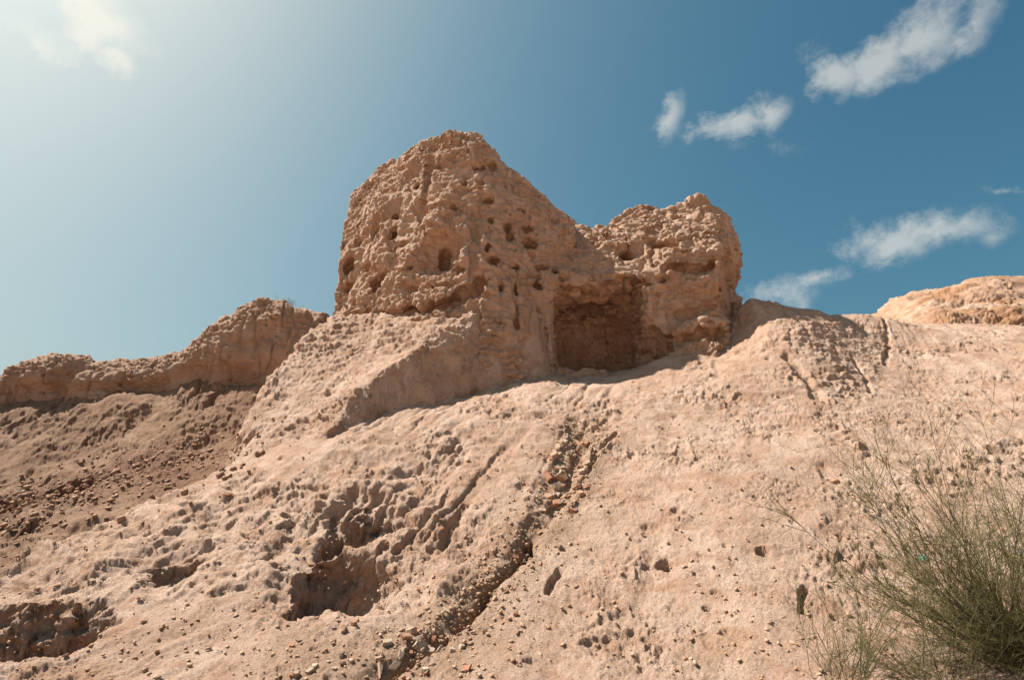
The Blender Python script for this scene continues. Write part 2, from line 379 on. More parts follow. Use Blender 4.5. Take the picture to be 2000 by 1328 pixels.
# ------------------------------------------------------------------ materials
def mat_new(name):
    m = bpy.data.materials.new(name); m.use_nodes = True; nt = m.node_tree; nt.nodes.clear()
    o = nt.nodes.new('ShaderNodeOutputMaterial'); b = nt.nodes.new('ShaderNodeBsdfPrincipled'); nt.links.new(b.outputs[0], o.inputs[0])
    b.inputs['Specular IOR Level'].default_value = 0.15
    return m, nt, b
def earth_material(name, pale, mid, warm, dark, grain=1.0):
    m, nt, b = mat_new(name); N = nt.nodes.new; L = nt.links.new
    b.inputs['Roughness'].default_value = 0.95; b.inputs['Specular IOR Level'].default_value = 0.08
    g = N('ShaderNodeNewGeometry'); P = g.outputs['Position']
    def noise(s, d=6.0, r=.6, dist=0.0):
        n = N('ShaderNodeTexNoise'); L(P, n.inputs['Vector']); n.inputs['Scale'].default_value = s; n.inputs['Detail'].default_value = d
        n.inputs['Roughness'].default_value = r; n.inputs['Distortion'].default_value = dist; return n.outputs[0]
    def rng(v, a, c, lo=0.0, hi=1.0):
        n = N('ShaderNodeMapRange'); n.interpolation_type = 'SMOOTHSTEP'; L(v, n.inputs[0]); n.inputs[1].default_value = a; n.inputs[2].default_value = c
        n.inputs[3].default_value = lo; n.inputs[4].default_value = hi; return n.outputs[0]
    def mix(f, a, c, mode='MIX'):
        n = N('ShaderNodeMix'); n.data_type = 'RGBA'; n.blend_type = mode
        for k, v in ((0, f), (6, a), (7, c)):
            if isinstance(v, bpy.types.NodeSocket): L(v, n.inputs[k])
            else: n.inputs[k].default_value = v if k == 0 else (*v, 1)
        return n.outputs[2]
    at_ = N('ShaderNodeAttribute'); at_.attribute_name = 'soil'
    sep = N('ShaderNodeSeparateColor'); L(at_.outputs['Color'], sep.inputs[0])
    c = mix(rng(noise(.9, 5), .38, .62), pale, mid)
    c = mix(rng(noise(3.2, 7, .65, .6), .46, .64, 0, .8), c, warm)
    c = mix(rng(noise(28, 5, .65), .48, .70, 0, .5), c, tuple(v * .72 for v in warm))
    c = mix(rng(noise(60, 3, .6), .54, .72, 0, .5), c, tuple(min(1, v * 1.12) for v in pale))
    def mul(a, k):
        n = N('ShaderNodeMath'); n.operation = 'MULTIPLY'; L(a, n.inputs[0]); n.inputs[1].default_value = k; return n.outputs[0]
    c = mix(mul(sep.outputs[0], .9), c, dark)
    c = mix(sep.outputs[2], c, (.44, .235, .13))
    c = mix(mul(sep.outputs[1], .8), c, mix(rng(noise(45, 3), .42, .6), (.27, .15, .09), (.42, .28, .18)))
    sp = rng(noise(110, 3, .55), .59, .68, 0, .65)
    c = mix(sp, c, mix(rng(noise(70, 1), .45, .55), tuple(v * .5 for v in warm), (.38, .19, .12)))
    L(c, b.inputs['Base Color'])
    h = N('ShaderNodeMath'); h.operation = 'MULTIPLY_ADD'; L(noise(40, 7, .75, .5), h.inputs[0]); h.inputs[1].default_value = 1.5; L(mul(noise(170, 3, .6), .35), h.inputs[2])
    bp = N('ShaderNodeBump'); L(h.outputs[0], bp.inputs['Height']); bp.inputs['Strength'].default_value = 1.0 * grain; bp.inputs['Distance'].default_value = .03
    L(bp.outputs[0], b.inputs['Normal'])
    return m
M_HILL = earth_material('pale_earth', (.67, .46, .342), (.575, .37, .262), (.48, .275, .175), (.30, .17, .108))
M_RUIN = earth_material('mud_brick_earth', (.63, .43, .315), (.54, .35, .245), (.475, .285, .185), (.31, .185, .118))
M_DARK = earth_material('rubble_earth', (.43, .27, .18), (.37, .225, .145), (.33, .185, .115), (.22, .11, .07), 1.2)

# ------------------------------------------------------------------ hillside mesh
def rowscale(y): return .95 * np.sqrt(y * y + 3.0)
NC, NR = 1150, 540
uc = np.linspace(-1, 1, NC // 4)
yf = 3.3 * np.exp(np.linspace(0, math.log(17.5 / 3.3), 900))
UU, YY = np.meshgrid(uc, yf, indexing='ij'); ZZ = base_height(UU * rowscale(YY), YY)
dz = np.diff(ZZ, axis=1); dy = np.diff(YY, axis=1); ym = .5 * (YY[:, 1:] + YY[:, :-1])
w = np.sqrt(dy ** 2 + np.minimum(np.abs(dz), 4 * dy) ** 2) / ym
ker = np.hanning(25); ker /= ker.sum()
w = np.stack([np.convolve(np.pad(w[:, j], 12, 'edge'), ker, 'valid') for j in range(w.shape[1])], 1)
cum = np.concatenate([np.zeros((len(uc), 1)), np.cumsum(w, 1)], 1)
ycol = np.stack([np.interp(np.linspace(0, cum[i, -1], NR), cum[i], yf) for i in range(len(uc))])      # (cols, NR)
ud = np.linspace(-1, 1, NC)
ydense = np.stack([np.interp(ud, uc, ycol[:, j]) for j in range(NR)], 1)
outer = 1 + np.cumsum(.01 * 1.16 ** np.arange(50)); outer = outer * (1 + 0)
U = np.concatenate([-outer[::-1], ud, outer])
yd_all = np.concatenate([np.repeat(ydense[:1], len(outer), 0), ydense, np.repeat(ydense[-1:], len(outer), 0)])
pre = np.concatenate([-np.geomspace(400, .5, 22), np.linspace(-.2, 3.2, 34)])
post = np.concatenate([np.linspace(17.6, 24, 40), np.geomspace(25, 4000, 30)])
Yg = np.concatenate([np.repeat(pre[None], len(U), 0), yd_all, np.repeat(post[None], len(U), 0)], 1)
Xg = U[:, None] * rowscale(Yg)
Zg, KIND, PG, PB = base_height(Xg, Yg, True)
nc, nr = Xg.shape
V = np.stack([Xg, Yg, Zg], -1).reshape(-1, 3)
idx = np.arange(nc * nr).reshape(nc, nr)
F = np.stack([idx[:-1, :-1], idx[1:, :-1], idx[1:, 1:], idx[:-1, 1:]], -1).reshape(-1, 4)
NRM = normals(V, F)
KIND = KIND.ravel(); PG = PG.ravel()
x, y, z = V.T
near = 1 - sstep(np.hypot(x, y - 9), 14, 22)
p = V.copy()
disp = np.zeros(len(V)); soil = np.zeros((len(V), 3))
isD = sstep((KIND == 1).astype(float), .4, .6); isB = (KIND == 2).astype(float); isK = (KIND == 3)
act = near > 0
pa = V[act]; na = NRM[act]; xa, ya, za = pa.T; D_ = isD[act]; B_ = isB[act]
n_big = fbm(pa, .55, 3, 3.0); n_mid = fbm(pa, 2.2, 3, 9.0)
patch = sstep(fbm(pa, .8, 2, 21.0), -.05, .4); patch2 = sstep(fbm(pa, .9, 2, 71.0), .03, .36)
steep = sstep(1 - na[:, 2], .25, .5)
d = .13 * n_big + .05 * n_mid
# clods: creased billows
qa = pa + .06 * np.stack([perlin(pa, 3.1, 1.0), perlin(pa, 3.1, 2.0), perlin(pa, 3.1, 4.0)], -1)
bil = np.abs(fbm(qa * np.array([1, .8, 1.6]), 2.6, 4, 31.0, .6)); crease = np.clip(.16 - bil, 0, 1) / .16
d += (.010 + .035 * patch2 + .04 * steep) * (crease - .3)
# flaking crust: small terraces with sharp edges
def terr(n_, K_, e=.86): t_ = n_ * K_; fl_ = np.floor(t_); return (fl_ + sstep(t_ - fl_, e, 1.0)) / K_
cr = fbm(qa * np.array([1, .7, 1.7]), 4.5, 4, 41.0, .62); d += (.04 + .05 * patch) * terr(cr, 9.0) * (.35 + .65 * patch2)
cr2 = fbm(qa * np.array([1, .7, 1.9]), 11.0, 3, 43.0, .6); d += (.010 + .026 * patch) * terr(cr2, 6.0)
fine = fbm(pa, 30.0, 2, 51.0, .6); d += (.010 + .012 * patch) * fine
f1, rn = worley(qa * np.array([1, 1, 1.5]), 5.0); f1 = f1 + .3 * perlin(pa, 11.0, 6.0)
d += .04 * (rn > .90) * patch2 * sstep(.5 - f1, 0, .12)                         # clods that stand proud
f2, rn2 = worley(qa, 8.0, 5.0); f2 = f2 + .3 * perlin(pa, 17.0, 8.0)
d -= .035 * (rn2 < .02) * sstep(.36 - f2, 0, .12)                               # small pits
# weathered strata (courses of mud brick) with lips
zz = za + .10 * fbm(pa, 1.0, 2, 81.0); ph = (zz / .155) % 1.0
lip = np.where(ph < .8, ph / .8, (1 - ph) / .2)
strat = sstep(fbm(pa * np.array([.6, 1, .6]), .9, 2, 91.0), .02, .35) * (1 - D_)
d += .035 * lip * strat * (.4 + .6 * sstep(perlin(pa, 3.0, 7.0), -.2, .3))
# rills that follow the fall line
fall = np.stack([xa - .5 * ya + .08 * n_mid, ya * .13, za * .1], -1)
r1 = 1 - np.abs(fbm(fall, 1.7, 3, 101.0, .6)) * 4.5; rl = np.clip(r1, 0, 1) ** 2
streak = fbm(fall * np.array([1, 1.3, 1]), 13.0, 2, 103.0)
wr = 1 - sstep(xa - .7 * (ya - 6.6), .05, .6) * (.85 - .35 * sstep(ya, 9, 10))
d -= .055 * wr * rl * sstep(fbm(pa, .5, 2, 111.0), -.12, .2) * (1 - D_) * (1 - B_); d += .010 * wr * streak * (1 - D_) * (.3 + .7 * patch2)
fallD = np.stack([xa * 1.0 + .12 * ya + .22 * n_mid, ya * .14, za * .2], -1)
rD = np.clip(1 - np.abs(fbm(fallD, 3.6, 3, 121.0)) * 3.0, 0, 1) ** 2
rD2 = np.clip(1 - np.abs(fbm(fallD, 9.0, 2, 131.0)) * 3.0, 0, 1) ** 2
d -= (.10 * rD * sstep(fbm(pa, .6, 2, 141.0), -.1, .3) + .03 * rD2 * sstep(fbm(pa, .8, 2, 143.0), -.1, .2)) * D_; d += .02 * fbm(fallD * np.array([1, 2.2, 1]), 14.0, 2, 133.0) * D_
# explicit gullies and pits
sG = np.zeros(len(pa))
wxy = .05 * fbm(pa, 5.0, 2, 151.0); X2 = xa + wxy; Y2 = ya + .05 * fbm(pa, 5.0, 2, 161.0)
for (ln, w_, dep, soft, side) in GUL:
    bb = (xa > ln[:, 0].min() - .45) & (xa < ln[:, 0].max() + .45) & (ya > ln[:, 1].min() - .45) & (ya < ln[:, 1].max() + .45)
    q, sd, tt = line_d(ln, X2[bb], Y2[bb])
    prof = (1 - sstep(q, w_ * .35, w_ * (1.0 if soft <= 1 else soft))) * sstep(tt, 0, .08) * (1 - sstep(tt, .93, 1))
    d[bb] -= dep * prof * (.7 + .3 * perlin(pa[bb], 4.0, 3.0))
    sG[bb] = np.maximum(sG[bb], prof * (1 if soft > 1.4 else .35))
for (c, r_, dep) in PITS:
    bb = (np.abs(xa - c[0]) < .4) & (np.abs(ya - c[1]) < .4); pb_ = pa[bb]
    q = np.sqrt(((pb_ - c) ** 2 * np.array([1, 1, 1.4])).sum(1)) / (r_ * (1 + .35 * perlin(pb_, 9.0, 4.0)))
    d[bb] -= dep * (1 - sstep(q, .45, 1.0))
# swallow hole in the rubble band of the side slope
for px, py, r_ in [(150,945,.28),(105,960,.2),(190,935,.18),(15,985,.3),(60,975,.2)]:
    c = hit(px, py); q = np.hypot(xa - c[0], (ya - c[1]) * .8); d -= .35 * (1 - sstep(q, r_ * .4, r_)) * D_
if (B_ > 0).any():
    bb = B_ > 0; pbb = pa[bb]; qb = pbb + .08 * np.stack([perlin(pbb, 2.4, 1.0), perlin(pbb, 2.4, 2.0), perlin(pbb, 2.4, 4.0)], -1)
    k1 = np.abs(fbm(qb * np.array([1, 1, 1.8]), 2.8, 3, 541.0)); k2 = np.abs(fbm(qb * np.array([1, 1, 1.8]), 7.0, 3, 641.0, .6))
    ph = ((pbb[:, 2] + .12 * fbm(pbb, 1.2, 2, 651.0)) / .24) % 1.0; lp = np.where(ph < .75, ph / .75, (1 - ph) / .25)
    up = sstep(pbb[:, 2], 4.4, 5.2); fl_ = 1 - .8 * sstep(na[bb] @ np.array([.62, -.5, -.1]), .25, .55)
    d[bb] += fl_ * (.14 * (.15 - np.minimum(k1, .3)) * (.4 + .6 * up) + .07 * (.15 - np.minimum(k2, .3)) + .10 * lp * up * sstep(fbm(pbb, .9, 2, 661.0), -.2, .2))
    d[bb] *= .45 + .55 * fl_
lf = sstep(-(xa + .35 * (ya - 6.5)), -.1, .7) * (1 - sstep(ya, 8.0, 9.2)) * sstep(ya, 5.7, 6.2) * (1 - D_); ql = lf > .01; pl = pa[ql]
d[ql] += lf[ql] * (.42 * (.15 - np.minimum(np.abs(fbm(pl * np.array([1, .8, 1.3]), 1.0, 4, 801.0, .5)), .35)) + .12 * terr(fbm(pl * np.array([.8, 1, 1.6]), 1.9, 3, 811.0), 5.0) + .05 * (.15 - np.minimum(np.abs(fbm(pl, 5.0, 3, 821.0, .6)), .3)))
kk_ = isK[act]; pk_ = pa[kk_]
d[kk_] += .22 * fbm(pk_, .9, 3, 701.0) + .22 * (np.minimum(np.abs(fbm(pk_, 1.6, 3, 711.0)), .3) - .15) + .16 * terr(fbm(pk_ * np.array([.5, .5, 2]), 1.5, 3, 721.0), 5.0)
disp[act] = d * near[act]
V = V + NRM * disp[:, None]
# soil masks: R dark rubble soil, G loose rubble in gullies, B exposed clay
band = np.zeros(len(pa))
ln = np.array([hit(*q) for q in [(-60,1005),(60,975),(150,945),(300,905),(460,870)]])
q, _, _ = line_d(ln, xa, ya); band = (1 - sstep(q + .5 * n_mid, .1, .9)) * D_
soil[act, 0] = np.clip(band * .9 + D_ * .35 * patch + .25 * rl * (1 - D_), 0, 1)
ln = GUL[0][0]; q, _, tt = line_d(ln, xa, ya)
loose = (1 - sstep(q + .35 * n_mid, .1, .55)) * sstep(tt, .02, .15)
c0 = hit(760, 1290); loose = np.maximum(loose, 1 - sstep(np.hypot((xa - c0[0]) * .6, ya - c0[1]) + .3 * n_mid, .25, .75))
soil[act, 1] = np.clip(np.maximum(sG * .6, loose * .75) * (1 - D_) + .25 * band, 0, 1)
clay = sstep(fbm(pa, 1.6, 3, 171.0), .28, .5) * .35 * (1 - D_)
c1 = hit(1850, 590); red = (1 - sstep(np.hypot(xa - c1[0], (ya - c1[1]) * .7), .9, 2.4)) * (.35 + .65 * isK[act]) * sstep(fbm(pa * np.array([.5, .5, 3]), 1.5, 3, 181.0), 0, .2)
soil[act, 2] = np.clip(clay + .7 * red + isK[act] * (.25 + .4 * sstep(fbm(pa, 1.0, 3, 191.0), 0, .3)), 0, 1)

fk = KIND[F]; fD = (fk == 1).sum(1) >= 3; fB = (fk == 2).sum(1) >= 3; fK = (fk == 3).sum(1) >= 3
hill = submesh('hillside', V, F, soil, ~(fD | fB | fK), M_HILL); tag(hill, kind='structure')
side = submesh('side_slope', V, F, soil, fD, M_DARK); tag(side, kind='structure')
crag = submesh('earth_outcrop', V, F, soil, fK, M_HILL); tag(crag, 'craggy earth outcrop with a red streak at the far right skyline', 'outcrop')
RUIN = empty('mud_brick_ruin', (-.5, 11.0, 5.0))
tag(RUIN, 'eroded mud brick ruin with two weathered towers and a cave between them', 'ruin')
plinth = submesh('plinth', V, F, soil, fB, M_HILL, RUIN)
VG = V; del Xg, Yg, Zg

# ------------------------------------------------------------------ implicit solids
def surface_nets(Fv, org, h):
    s = Fv < 0; nx, ny, nz = Fv.shape
    cnt = np.zeros((nx - 1, ny - 1, nz - 1), np.int8)
    for a in (0, 1):
        for b in (0, 1):
            for c in (0, 1): cnt += s[a:nx - 1 + a, b:ny - 1 + b, c:nz - 1 + c]
    I = np.argwhere((cnt > 0) & (cnt < 8)); vid = np.full(cnt.shape, -1, np.int32); vid[tuple(I.T)] = np.arange(len(I))
    pos = np.zeros((len(I), 3)); num = np.zeros(len(I))
    cs = [(a, b, c) for a in (0, 1) for b in (0, 1) for c in (0, 1)]
    for p0 in cs:
        for ax in range(3):
            if p0[ax]: continue
            p1 = list(p0); p1[ax] = 1
            fa = Fv[I[:, 0] + p0[0], I[:, 1] + p0[1], I[:, 2] + p0[2]]; fb = Fv[I[:, 0] + p1[0], I[:, 1] + p1[1], I[:, 2] + p1[2]]
            m = (fa < 0) != (fb < 0); t = np.where(m, fa / np.where(m, fa - fb, 1), 0)
            q = np.array(p0, float)[None] + t[:, None] * (np.array(p1) - np.array(p0))[None]
            pos += np.where(m[:, None], q, 0); num += m
    Vv = (I + pos / num[:, None]) * h + np.array(org)
    Fs = []
    for ax in range(3):
        a = [slice(None)] * 3; b = [slice(None)] * 3; a[ax] = slice(0, -1); b[ax] = slice(1, None)
        sa, sb = s[tuple(a)], s[tuple(b)]
        E = np.argwhere(sa != sb); o1, o2 = (ax + 1) % 3, (ax + 2) % 3
        E = E[(E[:, o1] > 0) & (E[:, o2] > 0) & (E[:, o1] < Fv.shape[o1] - 1) & (E[:, o2] < Fv.shape[o2] - 1)]
        def g(d1, d2):
            e = E.copy(); e[:, o1] -= d1; e[:, o2] -= d2; return vid[tuple(e.T)]
        quad = np.stack([g(1, 1), g(0, 1), g(0, 0), g(1, 0)], 1)
        fl = ~sa[tuple(E.T)]; quad[fl] = quad[fl][:, ::-1]
        Fs.append(quad)
    return Vv, np.concatenate(Fs)
def smin(a, b, k):
    h = np.clip(.5 + .5 * (b - a) / k, 0, 1); return b * (1 - h) + a * h - k * h * (1 - h)
def smax(a, b, k): return -smin(-a, -b, k)
def loft(ribs, X, Y, Z, ztop, k=.25):
    """ribs: list of (n,3) arrays, z ascending; polygon at height z is made of the ribs' points"""
    zs = Z[0, 0, :]
    out = np.empty_like(X)
    x2, y2 = X[:, :, 0], Y[:, :, 0]
    for j, zv in enumerate(zs):
        P = [(np.interp(zv, r[:, 2], r[:, 0]), np.interp(zv, r[:, 2], r[:, 1])) for r in ribs]
        out[:, :, j] = poly_sd(P, x2, y2)
    return smax(out, Z - ztop, k)
def rib(pts, dY=0.0): return np.array(sorted([at(a, b, c + dY) for a, b, c in pts], key=lambda q: q[2]))
def ell(X, Y, Z, c, r):
    q = np.sqrt(((X - c[0]) / r[0]) ** 2 + ((Y - c[1]) / r[1]) ** 2 + ((Z - c[2]) / r[2]) ** 2)
    return (q - 1) * min(r)
def compact(Vv, Fv):
    u, inv = np.unique(Fv, return_inverse=True); return Vv[u], inv.reshape(Fv.shape)
def refine(Vv, Fv):
    n = len(Vv); E = np.concatenate([np.stack([Fv[:, k], Fv[:, (k + 1) % 4]], 1) for k in range(4)])
    key = E.min(1).astype(np.int64) * n + E.max(1); u, inv = np.unique(key, return_inverse=True)
    em = .5 * (Vv[u // n] + Vv[u % n]); fm = Vv[Fv].mean(1); m = len(Fv)
    e = [n + inv[k * m:(k + 1) * m] for k in range(4)]; c = n + len(u) + np.arange(m)
    F2 = np.concatenate([np.stack([Fv[:, k], e[k], c, e[k - 1]], 1) for k in range(4)])
    V2 = np.concatenate([Vv, em, fm])
    for _ in range(2):
        acc = np.zeros_like(V2); cnt = np.zeros(len(V2)); ctr = V2[F2].mean(1)
        for k in range(4):
            cnt += np.bincount(F2[:, k], minlength=len(V2))
            for ax in range(3): acc[:, ax] += np.bincount(F2[:, k], ctr[:, ax], len(V2))
        V2 = .5 * V2 + .5 * acc / cnt[:, None]
    return V2, F2

H = .045
ax_x = np.arange(-4.6, 5.6, H); ax_y = np.arange(9.9, 15.3, H); ax_z = np.arange(3.6, 11.8, H)
X, Y, Z = np.meshgrid(ax_x, ax_y, ax_z, indexing='ij')
dM = -1.0
T1 = [rib([(590,665,14.9),(632,605,15.0),(652,560,15.0),(654,500,15.0),(660,430,15.0),(695,384,14.9),(755,320,14.7),(795,288,14.4),(840,268,14.1),(850,235,14.1)], dM),
      rib([(735,660,13.3),(742,560,13.4),(750,450,13.5),(765,380,13.6),(795,324,13.7),(825,290,13.75),(855,268,13.7),(860,235,13.7)], dM),
      rib([(850,680,12.3),(850,560,12.45),(850,450,12.65),(855,380,12.85),(865,330,13.1),(880,290,13.3),(885,262,13.4),(885,235,13.4)], dM),
      rib([(935,740,11.85),(940,640,12.0),(940,560,12.15),(935,450,12.4),(930,380,12.75),(928,320,13.05),(922,285,13.3),(920,262,13.4),(920,235,13.4)], dM),
      rib([(1010,750,12.0),(1010,640,12.2),(1010,560,12.35),(1005,450,12.7),(995,400,12.9),(972,345,13.2),(962,310,13.35),(945,272,13.5),(945,235,13.5)], dM),
      rib([(1080,740,12.6),(1078,620,12.8),(1085,560,12.9),(1114,470,13.3),(1116,440,13.4),(1066,396,13.5),(1010,346,13.6),(966,318,13.8),(960,285,13.9),(952,262,13.9),(950,235,13.9)], dM),
      rib([(1085,740,15.4),(1085,560,15.4),(1116,440,15.4),(1064,396,15.4),(1008,348,15.2),(960,290,15.2),(950,235,15.2)], dM),
      rib([(622,650,15.6),(657,500,15.6),(663,428,15.4),(755,318,15.2),(840,262,15.2),(850,235,15.2)], dM)]
top1 = at(900, 264, 12.6)[2]
f1_ = loft(T1, X, Y, Z, top1, .22)
dR = -1.4
T2 = [rib([(1195,720,13.9),(1200,560,13.8),(1183,500,13.7),(1180,450,14.0),(1200,425,14.2),(1230,406,14.3)], dR),
      rib([(1300,720,13.1),(1275,640,13.2),(1258,560,13.3),(1265,500,13.35),(1270,450,13.7),(1280,420,14.0),(1290,405,14.15)], dR),
      rib([(1405,720,12.5),(1398,640,12.8),(1392,575,13.0),(1400,530,12.85),(1412,490,12.8),(1408,450,13.15),(1390,420,13.6),(1372,406,13.9)], dR),
      rib([(1450,720,13.9),(1448,630,13.9),(1440,592,14.0),(1420,564,14.1),(1440,535,14.1),(1464,500,14.1),(1450,455,14.2),(1425,425,14.2),(1395,410,14.3)], dR),
      rib([(1440,700,15.6),(1412,570,15.6),(1452,500,15.4),(1440,450,15.3),(1400,412,15.0)], dR),
      rib([(1200,700,15.8),(1190,450,15.4),(1230,407,15.0)], dR)]
top2 = at(1330, 401, 12.8)[2]
f2_ = loft(T2, X, Y, Z, top2, .18)
dC = -1.2
T3 = [rib([(1050,740,13.0),(1050,540,13.1),(1060,500,13.5),(1080,452,14.4)], dC),
      rib([(1150,740,12.9),(1150,540,13.0),(1150,500,13.4),(1150,447,14.5)], dC),
      rib([(1270,740,12.9),(1265,540,13.0),(1250,500,13.4),(1230,440,14.5)], dC),
      rib([(1270,740,15.2),(1250,440,15.3)], dC), rib([(1050,740,15.2),(1080,450,15.3)], dC)]
f3_ = loft(T3, X, Y, Z, at(1160, 446, 13.3)[2], .12)
f = smin(f1_, f2_, .15); f = smin(f, f3_, .18)
comp = np.argmin(np.stack([f1_, f2_, f3_ + .02]), 0).astype(np.int8)
# low frequency erosion
pts = np.stack([X[::3, ::3, ::3], Y[::3, ::3, ::3], Z[::3, ::3, ::3]], -1)
lo = (fbm(pts.reshape(-1, 3), .95, 3, 201.0)).reshape(pts.shape[:3])
lo = np.repeat(np.repeat(np.repeat(lo, 3, 0), 3, 1), 3, 2)[:X.shape[0], :X.shape[1], :X.shape[2]]
for ax in range(3):                                   # soften the blocks of the coarse table
    for _ in range(2):
        lo = (np.roll(lo, 1, ax) + lo + np.roll(lo, -1, ax)) / 3
hi_ = np.abs(fbm(np.stack([X[::2, ::2, ::2], Y[::2, ::2, ::2], Z[::2, ::2, ::2]], -1).reshape(-1, 3) * np.array([1, 1, 1.6]), 2.3, 2, 205.0)).reshape(X[::2, ::2, ::2].shape)
hi_ = np.repeat(np.repeat(np.repeat(hi_, 2, 0), 2, 1), 2, 2)[:X.shape[0], :X.shape[1], :X.shape[2]]
f = f + .27 * lo - .04 + .30 * (np.minimum(hi_, .3) - .12)
# cave between the towers
def rbox(c, h, r):
    q = [np.abs(U_ - c_) - (h_ - r) for U_, c_, h_ in zip((X, Y, Z), c, h)]
    return np.sqrt(sum(np.maximum(v, 0) ** 2 for v in q)) + np.minimum(np.maximum(np.maximum(q[0], q[1]), q[2]), 0) - r
cave = rbox(at(1168, 652, 12.2), (1.04, 1.6, 1.0), .48)
cave = smin(cave, ell(X, Y, Z, at(1235, 680, 11.9), (.85, .95, .62)), .2)
cave = smin(cave, ell(X, Y, Z, at(1140, 604, 13.4), (.72, .6, .30)), .05)
cave = smin(cave, ell(X, Y, Z, at(1222, 570, 12.2), (.30, .6, .16)), .04)
cave = smax(cave, -(X - at(1074, 640, 11.8)[0]), .10)
f = smax(f, -(cave + .22 * lo + .40 * (np.minimum(hi_, .3) - .12)), .04)
def s_hit(px, py):
    d_ = ray(px, py); d_ = d_ / np.linalg.norm(d_)
    t = np.linspace(9, 18, 900); q = CAM + t[:, None] * d_
    i = np.clip(((q - [ax_x[0], ax_y[0], ax_z[0]]) / H).astype(int), 0, np.array(f.shape) - 1)
    k = np.nonzero(f[i[:, 0], i[:, 1], i[:, 2]] < 0)[0]
    return (q[k[0]], d_) if len(k) else (None, d_)
def carve(px, py, rx, rz, depth=None, k=.03):
    global f
    q, d_ = s_hit(px, py)
    if q is None: return
    sc = q[1] / FPX; rx *= sc * 1.3; rz *= sc * 1.3
    ry = depth if depth else max(rx, rz) * 2.2
    lo_ = ((q - np.array([rx, ry, rz]) * 1.6 - [ax_x[0], ax_y[0], ax_z[0]]) / H).astype(int); hi_ = ((q + np.array([rx, ry, rz]) * 1.6 - [ax_x[0], ax_y[0], ax_z[0]]) / H).astype(int) + 1
    sl_ = tuple(slice(max(0, a), max(0, b)) for a, b in zip(lo_, hi_))
    e = ell(X[sl_], Y[sl_], Z[sl_], q, (rx, ry, rz))
    f[sl_] = smax(f[sl_], -e, k)
for h_ in [(951,392,12,10),(907,357,7,9),(939,354,8,8),(930,330,7,6),(943,330,5,6),(857,327,7,6),(773,421,6,9),(769,457,8,15),(787,475,7,6),
           (958,428,7,9),(990,440,6,12),(997,457,7,12),(1017,409,9,5),(1030,445,12,8),(1035,475,15,12),(1064,424,5,5),(952,484,5,10),(966,512,11,11),
           (1005,521,10,8),(1058,521,12,9),(1085,523,6,10),(897,526,10,5),(732,553,15,12),(681,517,12,15),(678,560,10,8),(750,541,10,9),(732,451,9,11),
           (1223,500,14,11),(1289,479,14,10),(1274,494,6,6),(1272,469,6,6),(1313,479,10,8),(1265,425,7,5),(1328,425,14,6),(1393,515,5,9),(1408,562,6,9),
           (1297,546,8,5),(1245,627,5,5),(1184,564,11,9),(1030,723,15,9),(966,728,10,8),(899,766,9,7),(1050,560,9,7),(980,560,6,8),(830,420,7,7),(815,365,6,7),
           (700,470,9,10),(715,520,10,9),(690,590,9,7),(800,520,8,7),(885,405,7,8),(1100,540,8,7)]:
    carve(*h_)
carve(854, 494, 46, 44, .38, .07); carve(868, 508, 12, 20, .45)
carve(962, 322, 8, 14, .30, .06); carve(1012, 352, 8, 8, .2, .06); carve(798, 286, 10, 12, .3, .08); carve(1085, 428, 9, 9, .2, .06)
for a, b, n, rx, rz, dp, k in [((690,618),(800,612),7,16,10,.22,.05),((800,610),(870,594),5,18,13,.34,.05),((870,594),(938,556),6,15,14,.36,.05),
                        ((800,566),(871,558),5,14,4,.08,.04),((871,558),(940,528),5,12,5,.10,.04),
                        ((1310,522),(1388,526),6,14,9,.22,.05),((1334,660),(1440,643),8,12,13,.30,.04),((1336,615),(1388,602),5,12,10,.18,.05),((1405,585),(1435,597),3,10,6,.15,.04),
                        ((1008,556),(1008,640),14,2.6,6,.22,.03),((846,305),(826,400),9,7,10,.16,.06),((815,400),(830,440),4,6,10,.12,.05),((1215,545),(1262,550),4,12,8,.25,.04),
                        ((930,420),(925,520),6,7,14,.10,.06),((1040,500),(1050,560),4,10,12,.12,.06)]:
    for i_ in range(n):
        t = i_ / (n - 1); rr = random.Random(i_ * 7 + n); carve(a[0] + (b[0] - a[0]) * t + rr.uniform(-3, 3), a[1] + (b[1] - a[1]) * t + rr.uniform(-2, 2), rx * rr.uniform(.8, 1.2), rz * rr.uniform(.75, 1.25), dp * rr.uniform(.7, 1.2), k)
Vr, Fr = surface_nets(f, (ax_x[0], ax_y[0], ax_z[0]), H)
_ctr = Vr[Fr].mean(1); _ok = (_ctr[:, 1] < 14.6) & (_ctr[:, 2] > hz(_ctr[:, 0], _ctr[:, 1]) - .45)
Vr, Fr = compact(Vr, Fr[_ok]); Vr, Fr = refine(Vr, Fr)
